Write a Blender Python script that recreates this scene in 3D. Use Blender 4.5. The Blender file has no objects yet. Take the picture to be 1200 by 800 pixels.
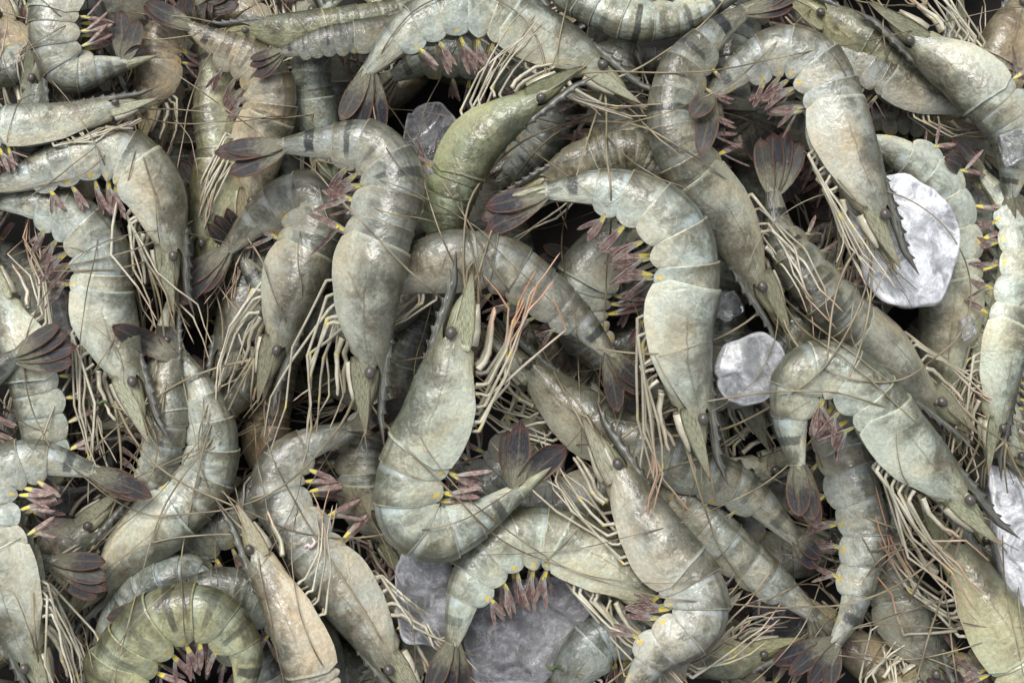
import bpy, math, random
import numpy as np
from mathutils import Vector

# ------------------------------------------------------------------ camera, sky, sun, exposure
SC = bpy.context.scene
COL = SC.collection
CAM_H = 0.92                      # metres above the bottom of the pile
PX = 0.0005                       # one photo pixel on the pile is about half a millimetre
cam = bpy.data.cameras.new('camera')
cam.sensor_width = 36.0
cam.lens = 36.0 * CAM_H / (1200 * PX)
cam.clip_start = 0.01
cam.clip_end = 50
co = bpy.data.objects.new('camera', cam)
COL.objects.link(co)
co.location = (0, 0, CAM_H)
SC.camera = co

SUN_EL, SUN_AZ = math.radians(58), math.radians(-25)      # high soft daylight from the upper left
world = bpy.data.worlds.new('World')
SC.world = world
world.use_nodes = True
wn = world.node_tree
wn.nodes.clear()
sky = wn.nodes.new('ShaderNodeTexSky')
sky.sky_type = 'NISHITA'
sky.sun_disc = False
sky.sun_elevation = SUN_EL
sky.sun_rotation = SUN_AZ
sky.dust_density = 3.0
sky.ozone_density = 1.0
hs = wn.nodes.new('ShaderNodeHueSaturation')               # an overcast, nearly colourless sky
hs.inputs['Saturation'].default_value = 0.30
bg = wn.nodes.new('ShaderNodeBackground')
bg.inputs['Strength'].default_value = 0.105
wo = wn.nodes.new('ShaderNodeOutputWorld')
wn.links.new(sky.outputs[0], hs.inputs['Color'])
wn.links.new(hs.outputs[0], bg.inputs['Color'])
wn.links.new(bg.outputs[0], wo.inputs[0])

sl = bpy.data.lights.new('sun', 'SUN')
sl.energy = 1.2
sl.angle = math.radians(26)
sl.color = (1.0, 0.98, 0.95)
so = bpy.data.objects.new('sun', sl)
COL.objects.link(so)
sd = Vector((math.sin(SUN_AZ) * math.cos(SUN_EL), math.cos(SUN_AZ) * math.cos(SUN_EL), math.sin(SUN_EL)))
so.rotation_euler = (-sd).to_track_quat('-Z', 'Y').to_euler()
so.location = sd * 3

SC.view_settings.view_transform = 'Standard'
SC.view_settings.look = 'None'
SC.view_settings.exposure = 0.84
SC.view_settings.gamma = 1.0
SC.cycles.max_bounces = 8
SC.cycles.use_denoising = True

rng = np.random.default_rng(11)
random.seed(5)

# ------------------------------------------------------------------ materials
class NT:
    """A little node-graph writer."""
    def __init__(self, name):
        self.m = bpy.data.materials.new(name)
        self.m.use_nodes = True
        self.t = self.m.node_tree
        self.t.nodes.clear()
        self.out = self.t.nodes.new('ShaderNodeOutputMaterial')
        self.b = self.t.nodes.new('ShaderNodeBsdfPrincipled')
        self.t.links.new(self.b.outputs[0], self.out.inputs[0])
    def put(self, sock, v):
        if isinstance(v, bpy.types.NodeSocket):
            self.t.links.new(v, sock)
        elif isinstance(v, (tuple, list)) and len(v) == 3 and sock.type == 'RGBA':
            sock.default_value = (*v, 1)
        else:
            sock.default_value = v
    def n(self, typ, _out=0, **kw):
        nd = self.t.nodes.new(typ)
        for k, v in kw.items():
            if k.startswith('p_'):
                setattr(nd, k[2:], v)
            else:
                key = int(k[1:]) if k[0] == 'i' and k[1:].isdigit() else k.replace('_', ' ')
                self.put(nd.inputs[key], v)
        return nd.outputs[_out]
    def attr(self, name):
        return self.n('ShaderNodeAttribute', 1, p_attribute_name=name)
    def xyz(self, v):
        nd = self.t.nodes.new('ShaderNodeSeparateXYZ')
        self.t.links.new(v, nd.inputs[0])
        return nd.outputs
    def math(self, op, a, b=0.0, clamp=False):
        return self.n('ShaderNodeMath', p_operation=op, p_use_clamp=clamp, i0=a, i1=b)
    def noise(self, vec, scale, detail=4, rough=.55, dist=0.0):
        return self.n('ShaderNodeTexNoise', Vector=vec, Scale=scale, Detail=detail, Roughness=rough, Distortion=dist)
    def voro(self, vec, scale, feature='F1'):
        return self.n('ShaderNodeTexVoronoi', Vector=vec, Scale=scale, p_feature=feature)
    def ss(self, v, lo, hi, a=0.0, b=1.0):
        if lo > hi:
            lo, hi, a, b = hi, lo, b, a
        return self.n('ShaderNodeMapRange', Value=v, From_Min=lo, From_Max=hi, To_Min=a, To_Max=b, p_interpolation_type='SMOOTHSTEP')
    def vscale(self, v, s):
        return self.n('ShaderNodeVectorMath', p_operation='MULTIPLY', i0=v, i1=s)
    def mix(self, f, a, b, mode='MIX'):
        nd = self.t.nodes.new('ShaderNodeMix')
        nd.data_type = 'RGBA'
        nd.blend_type = mode
        self.put(nd.inputs[0], f)
        self.put(nd.inputs[6], a)
        self.put(nd.inputs[7], b)
        return nd.outputs[2]
    def bump(self, h, strength, dist=0.001, prev=None):
        nd = self.t.nodes.new('ShaderNodeBump')
        nd.inputs['Strength'].default_value = strength
        nd.inputs['Distance'].default_value = dist
        self.t.links.new(h, nd.inputs['Height'])
        if prev is not None:
            self.t.links.new(prev, nd.inputs['Normal'])
        return nd.outputs[0]
    def done(self, **kw):
        for k, v in kw.items():
            self.put(self.b.inputs[k.replace('_', ' ')], v)
        return self.m

def shell_material(name, carapace):
    g = NT(name)
    sp = g.xyz(g.attr('sp'))              # x along the plate, y dorsal 0 .. ventral 1, z band strength
    uv = g.attr('uvw')
    pos = g.n('ShaderNodeNewGeometry')
    tint = g.n('ShaderNodeObjectInfo', 1)
    olive, pale = (.094, .094, .068), (.395, .400, .345)
    n1 = g.noise(uv, 1.1, 5, .6, .6)
    c = g.mix(g.ss(n1, .34, .66), olive, pale)
    # brown-olive clouds
    n3 = g.noise(g.vscale(uv, (1, 1.6, 1)), 1.9, 6, .65, 1.2)
    c = g.mix(g.ss(n3, .53, .74, 0, .55), c, (.165, .125, .068) if carapace else (.105, .110, .075))
    # torn membrane patches with crisp edges
    n2 = g.noise(uv, 3.4, 8, .62, 1.6)
    c = g.mix(g.ss(n2, .54, .62, 0, .34), c, (.50, .52, .46))
    c = g.mix(g.ss(n2, .46, .36, 0, .40), c, (.075, .074, .048))
    n5 = g.noise(g.vscale(uv, (1.7, .8, 1)), 8.0, 6, .7, 1.0)
    c = g.mix(g.ss(n5, .55, .68, 0, .22), c, (.085, .078, .050))
    c = g.mix(g.ss(n5, .44, .34, 0, .14), c, (.55, .56, .48))
    # pale hair-line wrinkles
    wv = g.mix(.35, uv, g.n('ShaderNodeTexNoise', 1, Vector=uv, Scale=2.0, Detail=3.0))
    ve = g.voro(wv, 1.5, 'DISTANCE_TO_EDGE')
    c = g.mix(g.math('MULTIPLY', g.ss(ve, .0, .024, .40, 0), g.ss(n1, .40, .60)), c, (.58, .60, .52))
    # freckles
    v1 = g.voro(pos, 900)
    fr = g.math('MULTIPLY', g.ss(v1, .10, .34, 1, 0), g.ss(g.noise(pos, 55, 3), .46, .62))
    c = g.mix(g.math('MULTIPLY', fr, .42), c, (.035, .032, .026))
    v2 = g.voro(pos, 560)
    fl = g.math('MULTIPLY', g.ss(v2, .08, .22, 1, 0), g.ss(g.noise(pos, 40, 3), .5, .66))
    c = g.mix(g.math('MULTIPLY', fl, .35), c, (.60, .60, .47))
    wob = g.math('MULTIPLY', g.math('SUBTRACT', g.noise(uv, 2.6, 5, .65), .5), .55)
    if carapace:
        # cream / orange glow of the organs in the middle of each side and along the lower edge
        side = g.math('ABSOLUTE', g.math('SUBTRACT', g.math('ADD', sp[1], g.math('MULTIPLY', wob, .5)), .55))
        glow = g.math('MULTIPLY', g.ss(side, .0, .34, 1, 0), g.ss(g.math('ABSOLUTE', g.math('SUBTRACT', sp[0], .62)), .05, .42, 1, 0))
        c = g.mix(g.math('MULTIPLY', glow, g.math('MULTIPLY', sp[2], .62)), c, (.47, .39, .265))
        low = g.math('ADD', sp[1], g.math('MULTIPLY', wob, .5))
        c = g.mix(g.ss(low, .42, .85, 0, .70), c, (.60, .58, .485))
        c = g.mix(g.ss(low, .46, .08, 0, .74), c, (.062, .060, .042))
        c = g.mix(g.ss(g.math('ADD', sp[0], wob), .35, .0, 0, .45), c, (.145, .145, .095))
        c = g.mix(g.ss(sp[0], .955, .975, 0, .5), c, (.50, .53, .46))
        # dark organ showing behind the eye, and a pale seam along the gill cover
        org_ = g.math('MULTIPLY', g.ss(g.math('ABSOLUTE', g.math('SUBTRACT', g.math('ADD', sp[0], wob), .36)), .04, .20, 1, 0), g.ss(g.math('ABSOLUTE', g.math('SUBTRACT', g.math('ADD', sp[1], wob), .34)), .03, .22, 1, 0))
        c = g.mix(g.math('MULTIPLY', org_, .55), c, (.085, .060, .034))
        seam = g.ss(g.math('ABSOLUTE', g.math('SUBTRACT', g.math('ADD', sp[1], g.math('MULTIPLY', wob, .12)), .47)), .004, .016, .5, 0)
        c = g.mix(g.math('MULTIPLY', seam, g.ss(sp[0], .9, .6)), c, (.09, .085, .06))
    else:
        low = g.math('ADD', sp[1], g.math('MULTIPLY', wob, .5))
        # hinge facet: smooth bluish white
        fac = g.math('MULTIPLY', g.ss(g.math('ADD', sp[0], g.math('MULTIPLY', wob, .25)), .26, .14), g.ss(low, .62, .35))
        c = g.mix(g.math('MULTIPLY', fac, .66), c, (.44, .48, .50))
        # dark bar across the back
        bar = g.math('MULTIPLY', g.ss(g.math('ABSOLUTE', g.math('SUBTRACT', g.math('ADD', sp[0], g.math('MULTIPLY', wob, .22)), .47)), .07, .12, 1, 0), g.ss(low, .74, .58))
        barmix = g.math('MULTIPLY', bar, sp[2])
        # darker back and rear margin
        rear = g.math('MULTIPLY', g.ss(g.math('ADD', sp[0], g.math('MULTIPLY', wob, .3)), .58, .95), g.ss(low, .66, .15))
        c = g.mix(g.math('MULTIPLY', rear, .68), c, (.058, .050, .034))
        c = g.mix(g.ss(low, .46, .10, 0, .62), c, (.070, .068, .048))
        c = g.mix(g.ss(sp[0], .955, .975, 0, .45), c, (.52, .50, .38))
        c = g.mix(g.ss(low, .38, .80, 0, .48), c, (.55, .555, .50))
        # yellow flecks on the lower margin of the side plates
        ym = g.math('MULTIPLY', g.ss(g.math('ABSOLUTE', g.math('SUBTRACT', sp[1], .90)), .03, .06, 1, 0), g.ss(g.math('ABSOLUTE', g.math('SUBTRACT', g.math('ADD', sp[0], g.math('MULTIPLY', wob, .4)), .55)), .07, .12, 1, 0))
        gut = g.math('MULTIPLY', g.ss(g.math('ABSOLUTE', g.math('SUBTRACT', g.math('ADD', sp[1], g.math('MULTIPLY', wob, .10)), .17)), .012, .04, .45, 0), g.ss(n1, .38, .55))
        c = g.mix(gut, c, (.045, .040, .028))
        c = g.mix(barmix, c, (.012, .014, .014))
        c = g.mix(g.math('MULTIPLY', ym, g.ss(g.noise(pos, 30, 1), .5, .56, 0, .8)), c, (.66, .47, .06))
    fine = g.noise(pos, 480, 4, .75)
    c = g.mix(1.0, c, g.n('ShaderNodeCombineColor', Red=g.ss(fine, .3, .7, .84, 1.16), Green=g.ss(fine, .3, .7, .84, 1.16), Blue=g.ss(fine, .3, .7, .86, 1.15)), 'MULTIPLY')
    hue = g.noise(uv, .6, 4, .6, .5)
    c = g.mix(1.0, c, g.mix(g.ss(hue, .36, .64), (.94, 1.01, 1.05), (1.05, 1.0, .90)), 'MULTIPLY')
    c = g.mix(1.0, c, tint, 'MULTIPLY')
    h = g.math('ADD', g.math('MULTIPLY', g.noise(uv, 5, 3, .5, .8), .8), g.math('MULTIPLY', g.noise(pos, 300, 2, .5), .05))
    h = g.math('ADD', h, g.math('MULTIPLY', g.ss(ve, 0, .06), -.12))
    nb = g.bump(h, .60, .0014)
    cb = g.bump(g.noise(uv, 3.2, 2, .5, .6), .55, .0020)
    ro = g.ss(g.noise(uv, 5, 4), .35, .65, .30, .52)
    return g.done(Base_Color=c, Roughness=ro, Normal=nb, Subsurface_Weight=.35, Subsurface_Radius=(.9, .8, .6), Subsurface_Scale=.004, Coat_Normal=cb,
                  Specular_IOR_Level=.5, Coat_Weight=.5, Coat_Roughness=.13)

def flesh_material():
    g = NT('shrimp flesh')
    pos = g.n('ShaderNodeNewGeometry')
    tint = g.n('ShaderNodeObjectInfo', 1)
    c = g.mix(g.ss(g.noise(pos, 60, 5), .35, .65), (.20, .18, .12), (.44, .42, .31))
    c = g.mix(1.0, c, tint, 'MULTIPLY')
    return g.done(Base_Color=c, Roughness=.35, Normal=g.bump(g.noise(pos, 300, 4), .4, .001), Coat_Weight=.3, Coat_Roughness=.15)

def leg_material():
    g = NT('walking leg shell')
    sp = g.xyz(g.attr('sp'))              # x along, y closeness to a joint, z pinkness
    pos = g.n('ShaderNodeNewGeometry')
    nz = g.noise(pos, 60, 4, .6)
    c = g.mix(g.ss(nz, .3, .7), (.34, .31, .215), (.60, .57, .45))
    rnd = g.n('ShaderNodeObjectInfo', 5)
    c = g.mix(g.ss(rnd, .45, 1.0, 0, .65), c, (.22, .205, .145))
    c = g.mix(g.math('MULTIPLY', g.ss(sp[0], .45, 1.0), sp[2]), c, (.50, .25, .15))
    c = g.mix(g.math('MULTIPLY', g.ss(g.noise(pos, 110, 2), .55, .65), .30), c, (.24, .21, .13))
    c = g.mix(g.math('MULTIPLY', g.ss(sp[1], .70, .95), g.ss(g.noise(pos, 75, 1), .58, .63, 0, .7)), c, (.60, .50, .10))
    return g.done(Base_Color=c, Roughness=.35, Coat_Weight=.3, Coat_Roughness=.15, Subsurface_Weight=.12, Subsurface_Scale=.002,
                  Normal=g.bump(g.noise(pos, 500, 3), .35, .0006))

def blade_material():
    g = NT('tail blade shell')
    sp = g.xyz(g.attr('sp'))              # x along, y across 0 ridge .. 1 edge, z darkness
    uv = g.attr('uvw')
    ln = g.noise(g.vscale(uv, (1.2, 14, 1)), 1.6, 4, .6)
    wob = g.math('MULTIPLY', g.math('SUBTRACT', g.noise(uv, 2.2, 5), .5), .5)
    along = g.math('ADD', sp[0], wob)
    c = g.mix(g.ss(ln, .35, .65), (.11, .105, .07), (.27, .26, .18))
    dark = g.mix(g.ss(ln, .35, .7), (.008, .008, .012), (.036, .032, .046))
    dark = g.mix(g.ss(along, .78, 1.05, 0, .7), dark, (.13, .040, .028))
    c = g.mix(g.math('MULTIPLY', g.ss(along, .26, .62), sp[2]), c, dark)
    c = g.mix(g.math('MULTIPLY', g.ss(sp[1], .80, .94), g.ss(along, .15, .5, .1, .6)), c, (.24, .115, .065))
    c = g.mix(g.math('MULTIPLY', g.ss(sp[1], .14, .02), .28), c, (.26, .20, .12))
    c = g.mix(g.math('MULTIPLY', g.ss(sp[0], .10, .02), .7), c, (.40, .42, .36))
    return g.done(Base_Color=c, Roughness=.46, Coat_Weight=.15, Coat_Roughness=.3, Normal=g.bump(g.math('ADD', ln, g.noise(uv, 4, 4)), .8, .0010))

def paddle_material():
    g = NT('swimming leg shell')
    sp = g.xyz(g.attr('sp'))
    uv = g.attr('uvw')
    ln = g.noise(g.vscale(uv, (1.0, 10, 1)), 2.0, 4, .6)
    c = g.mix(g.ss(ln, .35, .65), (.11, .045, .042), (.34, .215, .19))
    c = g.mix(g.ss(g.noise(uv, .7, 2), .45, .6, 0, .6), c, (.40, .37, .30))
    c = g.mix(g.ss(sp[0], .45, .15), c, (.36, .36, .33))
    yl = g.math('MULTIPLY', g.ss(g.math('ABSOLUTE', g.math('SUBTRACT', sp[0], .18)), .10, .14, 1, 0), g.ss(sp[1], .95, .7))
    c = g.mix(g.math('MULTIPLY', yl, sp[2]), c, (.86, .70, .07))
    return g.done(Base_Color=c, Roughness=.35, Coat_Weight=.25, Coat_Roughness=.15, Normal=g.bump(ln, .5, .0006))

def head_material():
    g = NT('rostrum and scale shell')
    sp = g.xyz(g.attr('sp'))
    uv = g.attr('uvw')
    tint = g.n('ShaderNodeObjectInfo', 1)
    ln = g.noise(g.vscale(uv, (1.0, 9, 1)), 1.8, 5, .6)
    c = g.mix(g.ss(ln, .35, .65), (.085, .085, .058), (.30, .30, .215))
    c = g.mix(g.ss(sp[0], .70, 1.0, 0, .6), c, (.13, .075, .045))
    c = g.mix(g.ss(sp[1], .75, .95, 0, .5), c, (.09, .055, .035))
    c = g.mix(1.0, c, tint, 'MULTIPLY')
    return g.done(Base_Color=c, Roughness=.33, Coat_Weight=.3, Coat_Roughness=.15, Normal=g.bump(ln, .5, .0006))

def rostrum_material():
    g = NT('rostrum shell')
    sp = g.xyz(g.attr('sp'))
    uv = g.attr('uvw')
    ln = g.noise(g.vscale(uv, (1.0, 7, 1)), 2.2, 5, .65)
    c = g.mix(g.ss(ln, .35, .68), (.045, .045, .038), (.21, .21, .175))
    c = g.mix(g.ss(sp[0], .30, .0, 0, .7), c, (.13, .13, .09))
    c = g.mix(g.ss(sp[0], .8, 1.0, 0, .6), c, (.12, .06, .04))
    return g.done(Base_Color=c, Roughness=.35, Coat_Weight=.4, Coat_Roughness=.15, Normal=g.bump(ln, .6, .0006))

def antenna_material():
    g = NT('antenna')
    sp = g.xyz(g.attr('sp'))
    pos = g.n('ShaderNodeNewGeometry')
    c = g.mix(g.ss(g.noise(pos, 45, 3), .35, .65), (.11, .085, .05), (.32, .27, .175))
    c = g.mix(g.ss(sp[0], .0, .35, .5, 0), c, (.30, .26, .16))
    return g.done(Base_Color=c, Roughness=.4)

def eye_material():
    g = NT('eye')
    pos = g.n('ShaderNodeNewGeometry')
    c = g.mix(g.ss(g.voro(pos, 1500), .1, .5), (.016, .014, .012), (.085, .072, .06))
    return g.done(Base_Color=c, Roughness=.35, Coat_Weight=.4, Coat_Roughness=.12, Normal=g.bump(g.voro(pos, 1500), .3, .0003))

def ice_material(name, cloud, white, dirty=(1, 1, 1)):
    g = NT(name)
    sp = g.xyz(g.attr('sp'))              # x: rim 1 .. middle 0
    pos = g.n('ShaderNodeNewGeometry')
    n = g.noise(pos, 55, 6, .66, 1.4)
    fr = g.noise(pos, 420, 5, .75, .4)
    frost = g.math('MULTIPLY', g.ss(fr, .42, .66), g.ss(n, .40, .60))
    cl = g.math('ADD', g.ss(n, .36, .62, cloud * .30, cloud), g.math('MULTIPLY', frost, .30))
    cl = g.math('ADD', cl, g.ss(sp[0], .86, .99, 0, .30), True)
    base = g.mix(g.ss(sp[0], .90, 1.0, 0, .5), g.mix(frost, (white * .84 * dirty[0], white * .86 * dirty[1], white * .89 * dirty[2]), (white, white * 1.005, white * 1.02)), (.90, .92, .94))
    nb = g.bump(g.math('ADD', g.noise(pos, 60, 2, .5), g.math('MULTIPLY', fr, .05)), .30, .0018)
    g.done(Base_Color=(.94, .96, .97), Roughness=.12, IOR=1.31, Transmission_Weight=1.0, Normal=nb)
    d = g.t.nodes.new('ShaderNodeBsdfPrincipled')
    g.put(d.inputs['Base Color'], base)
    d.inputs['Roughness'].default_value = .28
    d.inputs['Coat Weight'].default_value = .6
    d.inputs['Coat Roughness'].default_value = .08
    g.t.links.new(nb, d.inputs['Normal'])
    mx = g.t.nodes.new('ShaderNodeMixShader')
    g.t.links.new(cl, mx.inputs[0])
    g.t.links.new(g.b.outputs[0], mx.inputs[1])
    g.t.links.new(d.outputs[0], mx.inputs[2])
    g.t.links.new(mx.outputs[0], g.out.inputs[0])
    return g.m

def plain_material(name, a, b, scale, rough):
    g = NT(name)
    pos = g.n('ShaderNodeNewGeometry')
    return g.done(Base_Color=g.mix(g.ss(g.noise(pos, scale, 5), .35, .65), a, b), Roughness=rough, Normal=g.bump(g.noise(pos, scale * 4, 3), .3, .001))

M = dict(seg=shell_material('abdomen shell', False), car=shell_material('carapace shell', True), flesh=flesh_material(), leg=leg_material(),
         blade=blade_material(), paddle=paddle_material(), head=head_material(), rost=rostrum_material(), ant=antenna_material(), eye=eye_material(),
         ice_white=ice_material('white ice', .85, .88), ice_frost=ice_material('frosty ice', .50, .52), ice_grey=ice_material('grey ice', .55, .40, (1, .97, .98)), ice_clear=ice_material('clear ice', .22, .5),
         tray=plain_material('wet tray', (.010, .009, .007), (.022, .019, .015), 30, .8),
         scrap=plain_material('pink scrap', (.62, .50, .48), (.80, .74, .72), 200, .4),
         red=plain_material('red flake', (.42, .03, .02), (.60, .07, .05), 200, .4),
         green=plain_material('weed', (.03, .06, .015), (.08, .12, .03), 200, .5))

# ------------------------------------------------------------------ mesh helpers
def mesh_obj(name, v, f, mat, parent=None, sp=None, uvw=None, tint=None, origin=None):
    v = np.asarray(v, dtype=np.float64)
    if origin is not None:
        v = v - np.asarray(origin)
    me = bpy.data.meshes.new(name)
    me.from_pydata(v.tolist(), [], f)
    me.polygons.foreach_set('use_smooth', np.ones(len(me.polygons), dtype=bool))
    for key, arr in (('sp', sp), ('uvw', uvw)):
        if arr is not None:
            at = me.attributes.new(key, 'FLOAT_VECTOR', 'POINT')
            at.data.foreach_set('vector', np.asarray(arr, dtype=np.float32).ravel())
    me.materials.append(M[mat])
    o = bpy.data.objects.new(name, me)
    COL.objects.link(o)
    if parent is not None:
        o.parent = parent
    if tint is not None:
        o.color = (*tint, 1)
    return o

_gf = {}
def grid_faces(n, m, closed=False):
    """Quads of an n x m grid (rows of m); closed: each row is a ring."""
    k = (n, m, closed)
    if k not in _gf:
        out = []
        for i in range(n - 1):
            for j in range(m if closed else m - 1):
                j2 = (j + 1) % m
                out.append((i * m + j, i * m + j2, (i + 1) * m + j2, (i + 1) * m + j))
        _gf[k] = out
    return _gf[k]

def catmull(p, n):
    p = np.asarray(p, float)
    q = np.vstack([2 * p[0] - p[1], p, 2 * p[-1] - p[-2]])
    out = []
    for i in range(1, len(q) - 2):
        t = np.linspace(0, 1, 24, endpoint=False)[:, None]
        a, b, c, d = q[i - 1], q[i], q[i + 1], q[i + 2]
        out.append(.5 * ((2 * b) + (c - a) * t + (2 * a - 5 * b + 4 * c - d) * t ** 2 + (3 * b - a - 3 * c + d) * t ** 3))
    out = np.vstack(out + [p[-1:]])
    L = np.concatenate([[0], np.cumsum(np.linalg.norm(np.diff(out, axis=0), axis=1))])
    s = np.linspace(0, L[-1], n)
    return np.stack([np.interp(s, L, out[:, k]) for k in range(out.shape[1])], 1)

def smooth1(a, sig):
    k = np.arange(-int(3 * sig) - 1, int(3 * sig) + 2)
    w = np.exp(-k ** 2 / (2 * sig * sig)); w /= w.sum()
    pad = len(k) // 2
    lo = np.full(pad, a[0]) + (a[0] - a[1:pad + 1][::-1]) * .4
    hi = np.full(pad, a[-1]) + (a[-1] - a[-pad - 1:-1][::-1]) * .4
    return np.convolve(np.concatenate([lo, a, hi]), w, 'valid')

def unit(v):
    return v / (np.linalg.norm(v, axis=-1, keepdims=True) + 1e-12)

def tube(pts, rad, n=6, ref=(0.13, 0.21, 0.97)):
    """A round tube through pts with one radius per point; closed ends."""
    pts = np.asarray(pts, float); rad = np.asarray(rad, float)
    t = unit(np.gradient(pts, axis=0))
    a = unit(np.cross(t, np.asarray(ref)))
    b = np.cross(t, a)
    ang = np.linspace(0, 2 * math.pi, n, endpoint=False)
    v = pts[:, None, :] + rad[:, None, None] * (np.cos(ang)[None, :, None] * a[:, None, :] + np.sin(ang)[None, :, None] * b[:, None, :])
    f = list(grid_faces(len(pts), n, True)) + [tuple(range(n))[::-1], tuple((len(pts) - 1) * n + k for k in range(n))]
    return v.reshape(-1, 3), f

def at(px, py, z=0.0):
    k = PX * (CAM_H - z) / CAM_H
    return np.stack([(np.asarray(px, float) - 600) * k, (400 - np.asarray(py, float)) * k], -1)

# ------------------------------------------------------------------ height of the pile, used to lay each thing on what is under it
CELL = .002
GX, GY = 520, 400
FLOOR = -.075
HM = np.full((GY, GX), FLOOR)
gx = (np.arange(GX) - GX / 2) * CELL
gy = (np.arange(GY) - GY / 2) * CELL

def win(x, y, r):
    i0 = max(0, int((x - r) / CELL + GX / 2)); i1 = min(GX, int((x + r) / CELL + GX / 2) + 2)
    j0 = max(0, int((y - r) / CELL + GY / 2)); j1 = min(GY, int((y + r) / CELL + GY / 2) + 2)
    return i0, i1, j0, j1

def hm_at(hm, x, y):
    i = np.clip(np.round(np.asarray(x) / CELL + GX / 2).astype(int), 0, GX - 1)
    j = np.clip(np.round(np.asarray(y) / CELL + GY / 2).astype(int), 0, GY - 1)
    return hm[j, i]

def support(x, y, r, rv):
    i0, i1, j0, j1 = win(x, y, r)
    if i1 <= i0 or j1 <= j0:
        return FLOOR + rv
    d2 = ((gx[None, i0:i1] - x) ** 2 + (gy[j0:j1, None] - y) ** 2) / (r * r)
    ok = d2 < .8
    if not ok.any():
        return FLOOR + rv
    return float(np.percentile((HM[j0:j1, i0:i1] + rv * np.sqrt(np.clip(1 - d2, 0, 1)))[ok], 92))

def stamp(x, y, z, r, rv):
    i0, i1, j0, j1 = win(x, y, r)
    if i1 <= i0 or j1 <= j0:
        return
    d2 = ((gx[None, i0:i1] - x) ** 2 + (gy[j0:j1, None] - y) ** 2) / (r * r)
    top = np.where(d2 < 1, z + rv * np.sqrt(np.clip(1 - d2, 0, 1)), -1)
    HM[j0:j1, i0:i1] = np.maximum(HM[j0:j1, i0:i1], top)

# ------------------------------------------------------------------ shrimp
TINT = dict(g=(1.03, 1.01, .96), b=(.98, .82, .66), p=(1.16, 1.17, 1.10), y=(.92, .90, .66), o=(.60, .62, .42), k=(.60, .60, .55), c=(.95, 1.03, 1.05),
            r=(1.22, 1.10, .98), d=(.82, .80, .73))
SEGS = np.array([.13, .16, .17, .15, .14, .25])
PROF_S = [0, .05, .12, .2, .28, .36, .45, .55, .65, .74, .82, .9, 1.0]
PROF_H = [.36, .50, .68, .84, .95, .98, .97, .95, .89, .79, .65, .50, .30]
NS = 97
antenna_jobs = []

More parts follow.
